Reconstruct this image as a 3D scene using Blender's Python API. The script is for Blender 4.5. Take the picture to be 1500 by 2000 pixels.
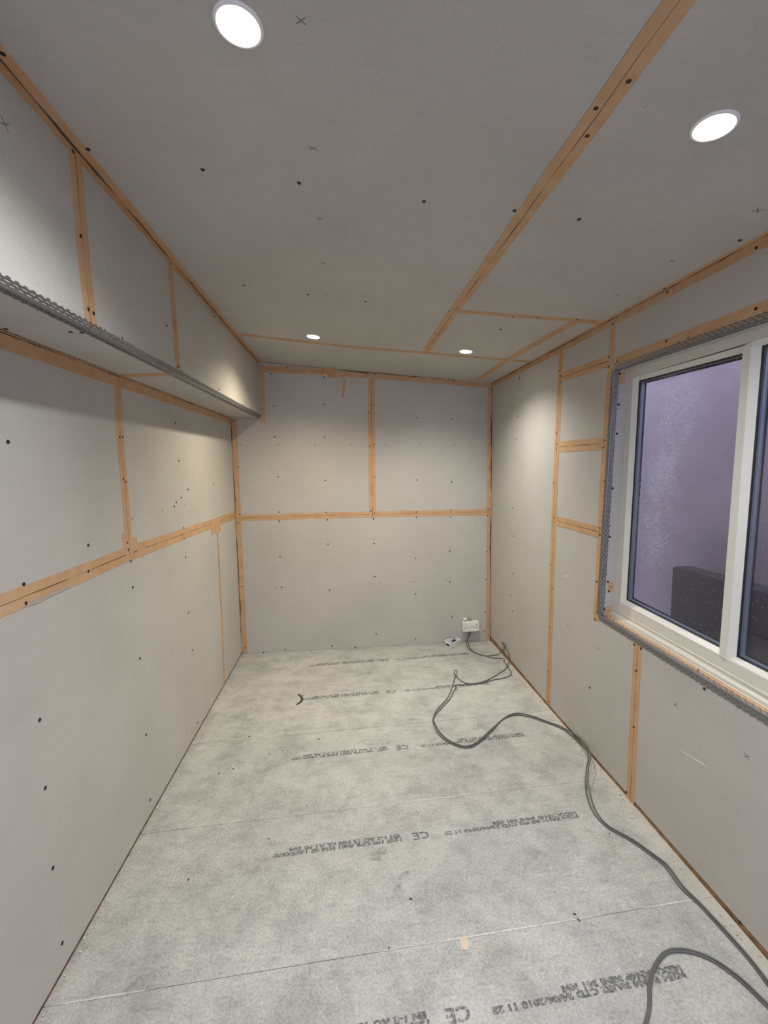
import bpy, bmesh, math, random
from mathutils import Vector, Matrix
random.seed(7)
for o in list(bpy.data.objects):
    bpy.data.objects.remove(o)
SC = bpy.context.scene
COL = SC.collection

# ---------------------------------------------------------------- camera
FPX, PITCH, ROLL, YAW = 861.413, 0.0957, -0.01567, 0.08638
CAM = Vector((0.90759, 0.0, 1.53968))
_fw = Vector((math.sin(YAW) * math.cos(PITCH), math.cos(YAW) * math.cos(PITCH), -math.sin(PITCH)))
_r0 = Vector((math.cos(YAW), -math.sin(YAW), 0))
_u0 = _r0.cross(_fw)
_R = _r0 * math.cos(ROLL) + _u0 * math.sin(ROLL)
_U = -_r0 * math.sin(ROLL) + _u0 * math.cos(ROLL)
cd = bpy.data.cameras.new('camera')
cam = bpy.data.objects.new('camera', cd)
COL.objects.link(cam)
cd.sensor_fit = 'VERTICAL'
cd.sensor_height = 36.0
cd.lens = FPX / 2000.0 * 36.0
cd.clip_start = 0.02
M = Matrix((( _R.x, _U.x, -_fw.x, CAM.x), (_R.y, _U.y, -_fw.y, CAM.y), (_R.z, _U.z, -_fw.z, CAM.z), (0, 0, 0, 1)))
cam.matrix_world = M
SC.camera = cam

# ---------------------------------------------------------------- sky and exposure
W = bpy.data.worlds.new('dusk_sky')
SC.world = W
W.use_nodes = True
bg = W.node_tree.nodes['Background']
bg.inputs[0].default_value = (0.46, 0.47, 0.72, 1)
bg.inputs[1].default_value = 2.1
SC.view_settings.view_transform = 'Standard'
SC.view_settings.look = 'None'
SC.view_settings.gamma = 1.0
SC.view_settings.use_curve_mapping = False
SC.view_settings.exposure = 1.2
LAMP_W = 37.0
SPOT_DEG, SPOT_BLEND = 142, 1.0


# ---------------------------------------------------------------- survey planes
class Plane:
    """n.p = k with n pointing into the room; (i, j) are the world axes used as flat coordinates."""
    def __init__(s, n, k, i, j, inward):
        n = Vector(n)
        L = n.length
        s.n, s.k = n / L, k / L
        s.i, s.j = i, j
        s.m = 3 - i - j
        s.inw = s.n * (1 if s.n.dot(inward) > 0 else -1)

    def pt(s, a, b, off=0.0):
        v = [0, 0, 0]
        v[s.i], v[s.j] = a, b
        v[s.m] = (s.k - s.n[s.i] * a - s.n[s.j] * b) / s.n[s.m]
        return Vector(v) + s.inw * off

    def px(s, x, y, off=0.0):
        r = _R * ((x - 750) / FPX) - _U * ((y - 1000) / FPX) + _fw
        n = s.n
        k = s.k + off * (1 if s.inw.dot(n) > 0 else -1)
        p = CAM + r * ((k - n.dot(CAM)) / n.dot(r))
        return (p[s.i], p[s.j])


FLOOR = Plane((0, 0, 1), 0, 0, 1, Vector((0, 0, 1)))
LEFT = Plane((1, 0, -0.00011), 0, 1, 2, Vector((1, 0, 0)))
RIGHT = Plane((1, 0.00709, -0.00018), 2.19253, 1, 2, Vector((-1, 0, 0)))
END = Plane((-0.01017, 1, 0), 3.70279, 0, 2, Vector((0, -1, 0)))
CEIL = Plane((0.08412, -0.01249, 1), 2.38845, 0, 1, Vector((0, 0, -1)))
BOX = Plane((1, -0.00223, 0), 0.22594, 1, 2, Vector((1, 0, 0)))
UNDER = Plane((-0.00222, -0.01974, 1), 1.90031, 0, 1, Vector((0, 0, -1)))
REV = Plane((0, -1, -0.0494), -(2.02 + 0.0494 * 1.987), 0, 2, Vector((0, -1, 0)))
YF = -2.2                      # wall behind the camera


def S(plane, *pts):
    """photo points -> flat coordinates on the real surface; ('w', a, b) passes flat coordinates through"""
    return [(p[1], p[2]) if p[0] == 'w' else plane.px(*p) for p in pts]


# ---------------------------------------------------------------- materials
def mat(name):
    m = bpy.data.materials.new(name)
    m.use_nodes = True
    nt = m.node_tree
    b = nt.nodes['Principled BSDF']
    return m, nt, b


def N(nt, typ, **kw):
    n = nt.nodes.new(typ)
    for k, v in kw.items():
        if hasattr(n, k):
            setattr(n, k, v)
        else:
            n.inputs[k].default_value = v
    return n


def math_(nt, op, a, b=None, c=None, clamp=False):
    n = nt.nodes.new('ShaderNodeMath')
    n.operation = op
    n.use_clamp = clamp
    for idx, v in enumerate((a, b, c)):
        if v is None:
            continue
        if isinstance(v, (int, float)):
            n.inputs[idx].default_value = v
        else:
            nt.links.new(v, n.inputs[idx])
    return n.outputs[0]


def ramp(nt, fac, stops):
    r = nt.nodes.new('ShaderNodeValToRGB')
    el = r.color_ramp.elements
    while len(el) < len(stops):
        el.new(0.5)
    for e, (p, c) in zip(el, stops):
        e.position = p
        e.color = (c, c, c, 1) if isinstance(c, (int, float)) else (*c, 1)
    nt.links.new(fac, r.inputs[0])
    return r.outputs[0]


def mixc(nt, fac, a, b, blend='MIX'):
    n = nt.nodes.new('ShaderNodeMix')
    n.data_type = 'RGBA'
    n.blend_type = blend
    for sock, v in ((0, fac), (6, a), (7, b)):
        if isinstance(v, (int, float)):
            n.inputs[sock].default_value = v
        elif isinstance(v, tuple):
            n.inputs[sock].default_value = (*v, 1)
        else:
            nt.links.new(v, n.inputs[sock])
    return n.outputs[2]


def noise(nt, scale, detail=3, rough=0.55, vec=None):
    n = N(nt, 'ShaderNodeTexNoise')
    n.inputs['Scale'].default_value = scale
    n.inputs['Detail'].default_value = detail
    n.inputs['Roughness'].default_value = rough
    if vec is not None:
        nt.links.new(vec, n.inputs['Vector'])
    return n.outputs[0]


def coords(nt, kind='Object', scale=None):
    tc = nt.nodes.new('ShaderNodeTexCoord')
    v = tc.outputs[kind]
    if scale:
        mp = nt.nodes.new('ShaderNodeMapping')
        mp.inputs['Scale'].default_value = scale
        nt.links.new(v, mp.inputs[0])
        v = mp.outputs[0]
    return v


def bump(nt, b, h, strength=0.2, dist=0.001):
    n = nt.nodes.new('ShaderNodeBump')
    n.inputs['Strength'].default_value = strength
    n.inputs['Distance'].default_value = dist
    nt.links.new(h, n.inputs['Height'])
    nt.links.new(n.outputs[0], b.inputs['Normal'])


def plaster(name, c, axis_scale):
    m, nt, b = mat(name)
    v = coords(nt)
    big = noise(nt, 2.2, 3, 0.6, v)
    fib = noise(nt, 1.0, 3, 0.7, coords(nt, 'Object', axis_scale))
    fine = noise(nt, 260, 2, 0.6, v)
    spk = noise(nt, 90, 1, 0.5, v)
    k = mixc(nt, ramp(nt, big, [(0.3, 0.0), (0.7, 1.0)]), tuple(x * 0.95 for x in c), tuple(min(1, x * 1.05) for x in c))
    k = mixc(nt, 0.10, k, ramp(nt, fib, [(0.3, 0.45), (0.7, 1.0)]), 'MULTIPLY')
    k = mixc(nt, 0.22, k, ramp(nt, fine, [(0.3, 0.5), (0.7, 1.0)]), 'MULTIPLY')
    k = mixc(nt, ramp(nt, spk, [(0.70, 0.0), (0.78, 0.35)]), k, tuple(x * 0.6 for x in c))
    nt.links.new(k, b.inputs['Base Color'])
    b.inputs['Roughness'].default_value = 0.85
    b.inputs['Specular IOR Level'].default_value = 0.15
    bump(nt, b, fine, 0.12, 0.0006)
    return m


PB = (0.525, 0.508, 0.462)
M_PB_X = plaster('plasterboard_paper_side', PB, (40, 6, 90))
M_PB_Y = plaster('plasterboard_paper_end', PB, (6, 40, 90))
M_PB_Z = plaster('plasterboard_paper_ceiling', PB, (8, 60, 40))
M_CORE = mat('plasterboard_core')[0]
M_CORE.node_tree.nodes['Principled BSDF'].inputs['Base Color'].default_value = (0.55, 0.50, 0.45, 1)


def tape_material():
    m, nt, b = mat('orange_mesh_tape')
    uv = nt.nodes.new('ShaderNodeUVMap')
    uv.uv_map = 'UVMap'
    sp = nt.nodes.new('ShaderNodeSeparateXYZ')
    nt.links.new(uv.outputs[0], sp.inputs[0])
    u, v = sp.outputs[0], sp.outputs[1]
    obj = coords(nt)
    wob = noise(nt, 5.0, 3, 0.6, obj)
    d = math_(nt, 'ABSOLUTE', math_(nt, 'ADD', math_(nt, 'SUBTRACT', u, 0.5), math_(nt, 'MULTIPLY', math_(nt, 'SUBTRACT', wob, 0.5), 0.07)))
    thick = ramp(nt, noise(nt, 6.0, 2, 0.6, obj), [(0.34, 0.006), (0.68, 0.038)])
    line = math_(nt, 'LESS_THAN', d, thick)
    line = math_(nt, 'MULTIPLY', line, 0.85)
    # woven scrim: threads along and across
    def thread(x, freq):
        return math_(nt, 'ABSOLUTE', math_(nt, 'SINE', math_(nt, 'MULTIPLY', x, freq)))
    w1 = thread(u, 16 * math.pi)
    w2 = thread(v, math.pi / 0.0032)
    wv = math_(nt, 'MAXIMUM', w1, w2)
    patch = noise(nt, 14, 3, 0.6, obj)
    c = mixc(nt, ramp(nt, patch, [(0.3, 0.0), (0.75, 1.0)]), (0.54, 0.322, 0.165), (0.605, 0.402, 0.24))
    c = mixc(nt, 0.30, c, ramp(nt, wv, [(0.55, 0.45), (0.95, 1.0)]), 'MULTIPLY')
    c = mixc(nt, line, c, (0.055, 0.035, 0.022))
    nt.links.new(c, b.inputs['Base Color'])
    b.inputs['Roughness'].default_value = 0.7
    b.inputs['Specular IOR Level'].default_value = 0.2
    bump(nt, b, wv, 0.35, 0.0004)
    return m


M_TAPE = tape_material()


def flat(name, c, rough=0.6, metal=0.0, spec=0.4, var=0.0, scale=40):
    m, nt, b = mat(name)
    if var:
        n = noise(nt, scale, 4, 0.6, coords(nt))
        k = mixc(nt, ramp(nt, n, [(0.3, 0.0), (0.7, 1.0)]), tuple(x * (1 - var) for x in c), tuple(min(1, x * (1 + var)) for x in c))
        nt.links.new(k, b.inputs['Base Color'])
    else:
        b.inputs['Base Color'].default_value = (*c, 1)
    b.inputs['Roughness'].default_value = rough
    b.inputs['Metallic'].default_value = metal
    b.inputs['Specular IOR Level'].default_value = spec
    return m


M_SCREW = flat('black_drywall_screw', (0.012, 0.012, 0.013), 0.45)
M_GALV = flat('galvanised_steel', (0.25, 0.255, 0.265), 0.42, 0.85, 0.5, 0.12, 120)
M_PVC = flat('white_upvc', (0.70, 0.69, 0.61), 0.32, 0, 0.5, 0.03, 6)
M_GASK = flat('black_gasket', (0.015, 0.015, 0.018), 0.5)
M_SPACER = flat('aluminium_spacer', (0.42, 0.47, 0.56), 0.35, 0.6)
M_SOCK = flat('white_moulded_plastic', (0.80, 0.79, 0.75), 0.3)
M_HOLE = flat('dark_recess', (0.02, 0.02, 0.02), 0.8)
M_ALU = flat('pale_box', (0.80, 0.81, 0.86), 0.35, 0.0)
M_CABLE = flat('grey_pvc_cable', (0.115, 0.115, 0.112), 0.45, 0, 0.4, 0.08, 30)
M_WOOD = flat('sole_plate_timber', (0.28, 0.165, 0.085), 0.8, 0, 0.2, 0.45, 25)
M_BACK = flat('stud_void', (0.06, 0.045, 0.035), 0.9, 0, 0.1, 0.3, 15)
M_DUST = flat('plaster_dust', (0.58, 0.56, 0.50), 0.95, 0, 0.1, 0.2, 60)
M_RIM = flat('white_lamp_rim', (0.80, 0.79, 0.76), 0.4)
M_OFF = flat('dark_rubber_sliver', (0.05, 0.045, 0.035), 0.6)
M_SCRAP = flat('buff_card', (0.62, 0.51, 0.38), 0.8)
M_RENDER = flat('outdoor_brown_wall', (0.42, 0.335, 0.30), 0.85, 0, 0.2, 0.12, 3)
M_LOW = flat('outdoor_dark_wall', (0.045, 0.042, 0.045), 0.85, 0, 0.2, 0.2, 6)
M_GRND = flat('outdoor_ground', (0.16, 0.15, 0.15), 0.9, 0, 0.1, 0.25, 8)
M_WHITE = flat('white_scuff', (0.78, 0.76, 0.72), 0.9, 0, 0.1)


def print_material(name, c, lo, hi, scale, top=0.85):
    """worn ink: holes where the ink has rubbed off"""
    m, nt, b = mat(name)
    n = noise(nt, scale, 3, 0.7, coords(nt))
    a = ramp(nt, n, [(lo, 0.0), (hi, top)])
    b.inputs['Base Color'].default_value = (*c, 1)
    b.inputs['Roughness'].default_value = 0.9
    b.inputs['Specular IOR Level'].default_value = 0.1
    nt.links.new(a, b.inputs['Alpha'])
    return m


M_INK = print_material('worn_grey_ink', (0.15, 0.155, 0.165), 0.34, 0.66, 90, 0.55)
M_MARK = print_material('faint_scuff_grey', (0.20, 0.20, 0.19), 0.36, 0.70, 60, 0.38)
M_CROSS = print_material('faint_green_grey_ink', (0.14, 0.155, 0.145), 0.30, 0.75, 200, 0.6)


def floor_material():
    m, nt, b = mat('cement_floor_board')
    v = coords(nt)
    base = (0.525, 0.53, 0.49)
    big = noise(nt, 1.6, 4, 0.62, v)
    mid = noise(nt, 6, 5, 0.68, v)
    scuf = noise(nt, 1.0, 5, 0.72, coords(nt, 'Object', (14, 34, 1)))
    fine = noise(nt, 120, 4, 0.75, v)
    c = mixc(nt, ramp(nt, big, [(0.32, 0.0), (0.66, 1.0)]), tuple(x * 0.84 for x in base), tuple(x * 1.06 for x in base))
    c = mixc(nt, 0.62, c, ramp(nt, mid, [(0.34, 0.58), (0.58, 1.0)]), 'MULTIPLY')
    c = mixc(nt, 0.45, c, ramp(nt, scuf, [(0.28, 0.62), (0.52, 1.0)]), 'MULTIPLY')
    c = mixc(nt, 0.70, c, ramp(nt, fine, [(0.32, 0.50), (0.60, 1.0)]), 'MULTIPLY')
    # pale fibres pressed into the face
    vo = N(nt, 'ShaderNodeTexVoronoi')
    vo.feature = 'DISTANCE_TO_EDGE'
    vo.inputs['Scale'].default_value = 38
    wv = nt.nodes.new('ShaderNodeVectorMath')
    wv.operation = 'ADD'
    nz = N(nt, 'ShaderNodeTexNoise')
    nz.inputs['Scale'].default_value = 20
    nt.links.new(v, nz.inputs['Vector'])
    nt.links.new(v, wv.inputs[0])
    sc = nt.nodes.new('ShaderNodeVectorMath')
    sc.operation = 'SCALE'
    sc.inputs['Scale'].default_value = 0.08
    nt.links.new(nz.outputs[1], sc.inputs[0])
    nt.links.new(sc.outputs[0], wv.inputs[1])
    nt.links.new(wv.outputs[0], vo.inputs['Vector'])
    fibre = math_(nt, 'MULTIPLY', ramp(nt, vo.outputs[0], [(0.0, 1.0), (0.05, 0.0)]), ramp(nt, noise(nt, 25, 2, 0.5, v), [(0.42, 0.0), (0.65, 0.42)]))
    c = mixc(nt, fibre, c, (0.66, 0.65, 0.58))
    # dark scuffed patches
    st = noise(nt, 4.2, 6, 0.75, v)
    c = mixc(nt, ramp(nt, st, [(0.56, 0.0), (0.74, 0.38)]), c, (0.22, 0.22, 0.21))
    # plaster dust swept against the right-hand wall and the far corner
    sp = nt.nodes.new('ShaderNodeSeparateXYZ')
    nt.links.new(v, sp.inputs[0])
    edge = ramp(nt, math_(nt, 'ADD', sp.outputs[0], math_(nt, 'MULTIPLY', noise(nt, 9, 4, 0.7, v), 0.14)), [(0.0, 0.0), (1.0, 1.0)])
    e2 = math_(nt, 'SUBTRACT', math_(nt, 'ADD', sp.outputs[0], math_(nt, 'MULTIPLY', noise(nt, 9, 4, 0.7, v), 0.16)), 2.17)
    dust = math_(nt, 'MULTIPLY', math_(nt, 'MULTIPLY', e2, 14.0, clamp=True), 0.55)
    c = mixc(nt, dust, c, (0.60, 0.56, 0.48))
    nt.links.new(c, b.inputs['Base Color'])
    b.inputs['Roughness'].default_value = 0.8
    b.inputs['Specular IOR Level'].default_value = 0.25
    h = math_(nt, 'ADD', math_(nt, 'MULTIPLY', fine, 0.5), fibre)
    bump(nt, b, h, 0.25, 0.0012)
    return m


M_FLOOR = floor_material()


def emitter(name, c, s):
    m, nt, b = mat(name)
    b.inputs['Base Color'].default_value = (0.9, 0.9, 0.9, 1)
    b.inputs['Emission Color'].default_value = (*c, 1)
    b.inputs['Emission Strength'].default_value = s
    return m


def glass_material():
    m, nt, b = mat('misted_window_glass')
    out = nt.nodes['Material Output']
    v = coords(nt)
    lw = nt.nodes.new('ShaderNodeLayerWeight')
    lw.inputs[0].default_value = 0.5
    f5 = math_(nt, 'POWER', lw.outputs['Facing'], 5.0)
    fr = math_(nt, 'ADD', math_(nt, 'MULTIPLY', f5, 0.9), 0.04)
    tr = N(nt, 'ShaderNodeBsdfTransparent')
    tr.inputs[0].default_value = (0.93, 0.94, 0.96, 1)
    gl = N(nt, 'ShaderNodeBsdfGlossy')
    gl.inputs['Roughness'].default_value = 0.03
    mx = nt.nodes.new('ShaderNodeMixShader')
    nt.links.new(fr, mx.inputs[0])
    nt.links.new(tr.outputs[0], mx.inputs[1])
    nt.links.new(gl.outputs[0], mx.inputs[2])
    nt.links.new(mx.outputs[0], out.inputs[0])
    return m


def mist_material():
    """condensation on the pane: bands of fine droplets over a thin haze"""
    m, nt, b = mat('condensation_on_glass')
    out = nt.nodes['Material Output']
    v = coords(nt)
    sp = nt.nodes.new('ShaderNodeSeparateXYZ')
    nt.links.new(v, sp.inputs[0])
    y, z = sp.outputs[1], sp.outputs[2]
    wob = math_(nt, 'MULTIPLY', math_(nt, 'SUBTRACT', noise(nt, 3.0, 3, 0.6, v), 0.5), 0.35)
    # a streaky band that leans with height, near the far side of the pane
    yc = math_(nt, 'ADD', math_(nt, 'ADD', math_(nt, 'MULTIPLY', z, -0.13), 2.01), wob)
    d = math_(nt, 'ABSOLUTE', math_(nt, 'SUBTRACT', y, yc))
    band = math_(nt, 'SUBTRACT', 1.0, math_(nt, 'MULTIPLY', d, 5.5), clamp=True)
    band = math_(nt, 'MULTIPLY', band, ramp(nt, noise(nt, 7.0, 4, 0.7, v), [(0.34, 0.0), (0.55, 1.0)]))
    band = math_(nt, 'MULTIPLY', band, math_(nt, 'MULTIPLY', math_(nt, 'SUBTRACT', z, 1.02), 6.0, clamp=True))
    vo = N(nt, 'ShaderNodeTexVoronoi')
    vo.inputs['Scale'].default_value = 230
    nt.links.new(v, vo.inputs['Vector'])
    cr = nt.nodes.new('ShaderNodeSeparateColor')
    nt.links.new(vo.outputs['Color'], cr.inputs[0])
    keep = math_(nt, 'LESS_THAN', cr.outputs[0], math_(nt, 'ADD', math_(nt, 'MULTIPLY', band, 0.8), 0.014))
    dot = math_(nt, 'MULTIPLY', math_(nt, 'LESS_THAN', vo.outputs['Distance'], 0.40), keep)
    haze = math_(nt, 'ADD', math_(nt, 'MULTIPLY', ramp(nt, noise(nt, 2.5, 4, 0.6, v), [(0.25, 0.0), (0.8, 1.0)]), 0.09), math_(nt, 'MULTIPLY', band, 0.05))
    haze = math_(nt, 'ADD', math_(nt, 'MULTIPLY', haze, math_(nt, 'SUBTRACT', z, 0.55, clamp=True)), 0.010)
    fac = math_(nt, 'MAXIMUM', math_(nt, 'MULTIPLY', dot, 0.92), haze)
    df = N(nt, 'ShaderNodeBsdfDiffuse')
    df.inputs[0].default_value = (0.93, 0.93, 0.96, 1)
    tl = N(nt, 'ShaderNodeBsdfTranslucent')
    tl.inputs[0].default_value = (0.93, 0.93, 0.96, 1)
    ad = nt.nodes.new('ShaderNodeMixShader')
    ad.inputs[0].default_value = 0.5
    nt.links.new(df.outputs[0], ad.inputs[1])
    nt.links.new(tl.outputs[0], ad.inputs[2])
    tr = N(nt, 'ShaderNodeBsdfTransparent')
    mx = nt.nodes.new('ShaderNodeMixShader')
    nt.links.new(fac, mx.inputs[0])
    nt.links.new(tr.outputs[0], mx.inputs[1])
    nt.links.new(ad.outputs[0], mx.inputs[2])
    nt.links.new(mx.outputs[0], out.inputs[0])
    return m


M_GLASS = glass_material()
M_MIST = mist_material()


# ---------------------------------------------------------------- mesh helpers
def link(name, bm, material, parent=None, smooth=False, recalc=True):
    if recalc:
        bmesh.ops.recalc_face_normals(bm, faces=bm.faces[:])
    me = bpy.data.meshes.new(name)
    bm.to_mesh(me)
    bm.free()
    if material:
        for mm in (material if isinstance(material, (list, tuple)) else [material]):
            me.materials.append(mm)
    if smooth:
        for p in me.polygons:
            p.use_smooth = True
    o = bpy.data.objects.new(name, me)
    COL.objects.link(o)
    if parent:
        o.parent = parent
    return o


def structure(o, label=None):
    o['kind'] = 'structure'
    if label:
        o['label'] = label
    return o


def tag(o, label, cat, group=None, kind=None):
    o['label'] = label
    o['category'] = cat
    if group:
        o['group'] = group
    if kind:
        o['kind'] = kind
    return o


def empty(name, loc=(0, 0, 0), mat4=None):
    o = bpy.data.objects.new(name, None)
    COL.objects.link(o)
    o.empty_display_size = 0.05
    if mat4 is not None:
        o.matrix_world = mat4
    else:
        o.location = loc
    return o


def area2(poly):
    return 0.5 * sum(poly[i][0] * poly[(i + 1) % len(poly)][1] - poly[(i + 1) % len(poly)][0] * poly[i][1] for i in range(len(poly)))


def inset(poly, d):
    if area2(poly) < 0:
        poly = poly[::-1]
    n = len(poly)
    out = []
    for i in range(n):
        a, b, c = Vector(poly[i - 1]), Vector(poly[i]), Vector(poly[(i + 1) % n])
        e1, e2 = (b - a).normalized(), (c - b).normalized()
        n1, n2 = Vector((-e1.y, e1.x)), Vector((-e2.y, e2.x))
        den = 1 + n1.dot(n2)
        out.append(tuple(b + (n1 + n2) * (d / max(den, 0.2))))
    return out


def add_slab(bm, plane, poly, lo, hi):
    """prism on a plane between offsets lo and hi (towards the room)"""
    A = [bm.verts.new(plane.pt(a, b, lo)) for a, b in poly]
    B = [bm.verts.new(plane.pt(a, b, hi)) for a, b in poly]
    bm.faces.new(A[::-1])
    bm.faces.new(B)
    n = len(poly)
    for i in range(n):
        j = (i + 1) % n
        bm.faces.new((A[i], A[j], B[j], B[i]))


def slab(name, plane, poly, lo, hi, material, parent):
    bm = bmesh.new()
    add_slab(bm, plane, poly, lo, hi)
    return link(name, bm, material, parent)


def add_box(bm, c, size, rot=None):
    r = bmesh.ops.create_cube(bm, size=1.0)
    mt = Matrix.Translation(Vector(c)) @ (rot.to_4x4() if rot else Matrix()) @ Matrix.Diagonal((*size, 1))
    bmesh.ops.transform(bm, matrix=mt, verts=r['verts'])
    return r['verts']


def add_hull8(bm, q):
    """hexahedron from 8 points: 0-3 one end, 4-7 the other"""
    v = [bm.verts.new(p) for p in q]
    for f in ((0, 3, 2, 1), (4, 5, 6, 7), (0, 1, 5, 4), (1, 2, 6, 5), (2, 3, 7, 6), (3, 0, 4, 7)):
        bm.faces.new([v[i] for i in f])


def board(plane, poly, material, parent, thick=0.0125, gap=0.0016, lift=0.0):
    p = inset(poly, gap)
    o = slab('plasterboard_panel', plane, p, -thick, lift, material, parent)
    return o


_layer = [0]


def offset_path(pts, half):
    P = [Vector(p) for p in pts]
    L, Rr = [], []
    for i, p in enumerate(P):
        ds = []
        if i > 0:
            ds.append((P[i] - P[i - 1]).normalized())
        if i < len(P) - 1:
            ds.append((P[i + 1] - P[i]).normalized())
        d = sum(ds, Vector((0, 0))).normalized()
        n = Vector((-d.y, d.x))
        L.append(p + n * half)
        Rr.append(p - n * half)
    return L, Rr


def resample(pts, step=0.06, jitter=0.0012):
    out = []
    for i in range(len(pts) - 1):
        a, b = Vector(pts[i]), Vector(pts[i + 1])
        k = max(1, int((b - a).length / step))
        for t in range(k):
            out.append(a.lerp(b, t / k))
    out.append(Vector(pts[-1]))
    return out


def tape(parent, plane, pts, width=0.05, name='joint_tape', seam=True):
    """thin strip of mesh tape stuck along a joint, slightly wavering"""
    _layer[0] = (_layer[0] + 1) % 4
    off = 0.0005 + 0.0003 * _layer[0]
    pts = resample(pts)
    L, Rr = offset_path(pts, width / 2)
    bm = bmesh.new()
    uvl = bm.loops.layers.uv.new('UVMap')
    dist = 0.0
    rows = []
    for i, (l, r) in enumerate(zip(L, Rr)):
        if i:
            dist += (pts[i] - pts[i - 1]).length
        j1, j2 = random.uniform(-1, 1) * 0.0010, random.uniform(-1, 1) * 0.0010
        n = (l - r).normalized()
        l2, r2 = l + n * j1, r + n * j2
        lift = off + random.uniform(0, 0.0004)
        rows.append([bm.verts.new(plane.pt(*q)) for q in (l2,)] + [bm.verts.new(plane.pt(l2.x, l2.y, lift)), bm.verts.new(plane.pt(r2.x, r2.y, lift)), bm.verts.new(plane.pt(r2.x, r2.y, 0))] + [dist])
    us = (0.0, 0.0, 1.0, 1.0) if seam else (0.0, 0.0, 0.3, 0.3)
    for a, b in zip(rows, rows[1:]):
        for k in range(3):
            f = bm.faces.new((a[k], b[k], b[k + 1], a[k + 1]))
            for lp, (uu, vv) in zip(f.loops, ((us[k], a[4]), (us[k], b[4]), (us[k + 1], b[4]), (us[k + 1], a[4]))):
                lp[uvl].uv = (uu, vv)
    for rr in (rows[0], rows[-1]):
        bm.faces.new(rr[:4])
    return link(name, bm, M_TAPE, parent)


def corner_tape(parent, p0, p1, wings, steps=None, name='corner_tape', tot=0.13):
    """tape folded into an inside corner: wings = [(direction, normal, width), (direction, normal, width)]"""
    _layer[0] = (_layer[0] + 1) % 4
    off = 0.0006 + 0.0003 * _layer[0]
    p0, p1 = Vector(p0), Vector(p1)
    L = (p1 - p0).length
    k = steps or max(2, int(L / 0.08))
    bm = bmesh.new()
    uvl = bm.loops.layers.uv.new('UVMap')
    (d1, n1, w1), (d2, n2, w2) = [(Vector(d).normalized(), Vector(n).normalized(), w) for d, n, w in wings]
    rows = []
    for i in range(k + 1):
        c = p0.lerp(p1, i / k)
        a1, a2 = w1 + random.uniform(-1, 1) * 0.0012, w2 + random.uniform(-1, 1) * 0.0012
        rows.append(([bm.verts.new(c + d1 * a1), bm.verts.new(c + d1 * a1 + n1 * off), bm.verts.new(c + n1 * off + n2 * off), bm.verts.new(c + d2 * a2 + n2 * off), bm.verts.new(c + d2 * a2)], L * i / k))
    us = (0.5 - w1 / tot, 0.5 - w1 / tot, 0.5, 0.5 + w2 / tot, 0.5 + w2 / tot)
    for (a, va), (b, vb) in zip(rows, rows[1:]):
        for j in range(4):
            f = bm.faces.new((a[j], b[j], b[j + 1], a[j + 1]))
            for lp, (uu, vv) in zip(f.loops, ((us[j], va), (us[j], vb), (us[j + 1], vb), (us[j + 1], va))):
                lp[uvl].uv = (uu, vv)
    return link(name, bm, M_TAPE, parent)


_screw_me = None


def screw_mesh():
    global _screw_me
    if _screw_me is None:
        bm = bmesh.new()
        k = 10
        prof = ((0.0056, 0.0002), (0.0052, 0.0021), (0.0018, 0.0022))
        rings = [[bm.verts.new((r * math.cos(2 * math.pi * i / k), r * math.sin(2 * math.pi * i / k), z)) for i in range(k)] for r, z in prof]
        c = bm.verts.new((0, 0, 0.0012))
        for a, b in zip(rings, rings[1:]):
            for i in range(k):
                bm.faces.new((a[i], a[(i + 1) % k], b[(i + 1) % k], b[i]))
        for i in range(k):
            bm.faces.new((rings[-1][i], rings[-1][(i + 1) % k], c))
        _screw_me = bpy.data.meshes.new('screw')
        bm.to_mesh(_screw_me)
        bm.free()
        _screw_me.materials.append(M_SCREW)
    return _screw_me


def frame_on(plane, a, b, ang=0.0, off=0.0):
    n = plane.inw
    x = Vector((0, 0, 1)).cross(n)
    if x.length < 0.3:
        x = Vector((1, 0, 0))
    x = (x - n * x.dot(n)).normalized()
    y = n.cross(x)
    x, y = x * math.cos(ang) + y * math.sin(ang), -x * math.sin(ang) + y * math.cos(ang)
    p = plane.pt(a, b, off)
    return Matrix(((x.x, y.x, n.x, p.x), (x.y, y.y, n.y, p.y), (x.z, y.z, n.z, p.z), (0, 0, 0, 1)))


def screws(parent, plane, pts):
    for x, y in pts:
        a, b = plane.px(x, y)
        o = bpy.data.objects.new('screw', screw_mesh())
        COL.objects.link(o)
        o.parent = parent
        o.matrix_world = frame_on(plane, a, b, random.uniform(0, 1), 0.0)


_cross_me = None


def crosses(parent, plane, pts, size=0.022, ang=0.0):
    global _cross_me
    if _cross_me is None:
        bm = bmesh.new()
        for s in (1, -1):
            add_box(bm, (0, 0, 0.0002), (1.0, 0.10, 0.0003), Matrix.Rotation(s * math.pi / 4, 3, 'Z'))
        _cross_me = bpy.data.meshes.new('printed_cross')
        bm.to_mesh(_cross_me)
        bm.free()
        _cross_me.materials.append(M_CROSS)
    for p in pts:
        x, y = p[:2]
        sz = p[2] if len(p) > 2 else size
        a, b = plane.px(x, y)
        o = bpy.data.objects.new('printed_cross', _cross_me)
        COL.objects.link(o)
        o.parent = parent
        o.matrix_world = frame_on(plane, a, b, ang + random.uniform(-0.15, 0.15)) @ Matrix.Diagonal((sz, sz * 0.8, 1, 1))


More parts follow.
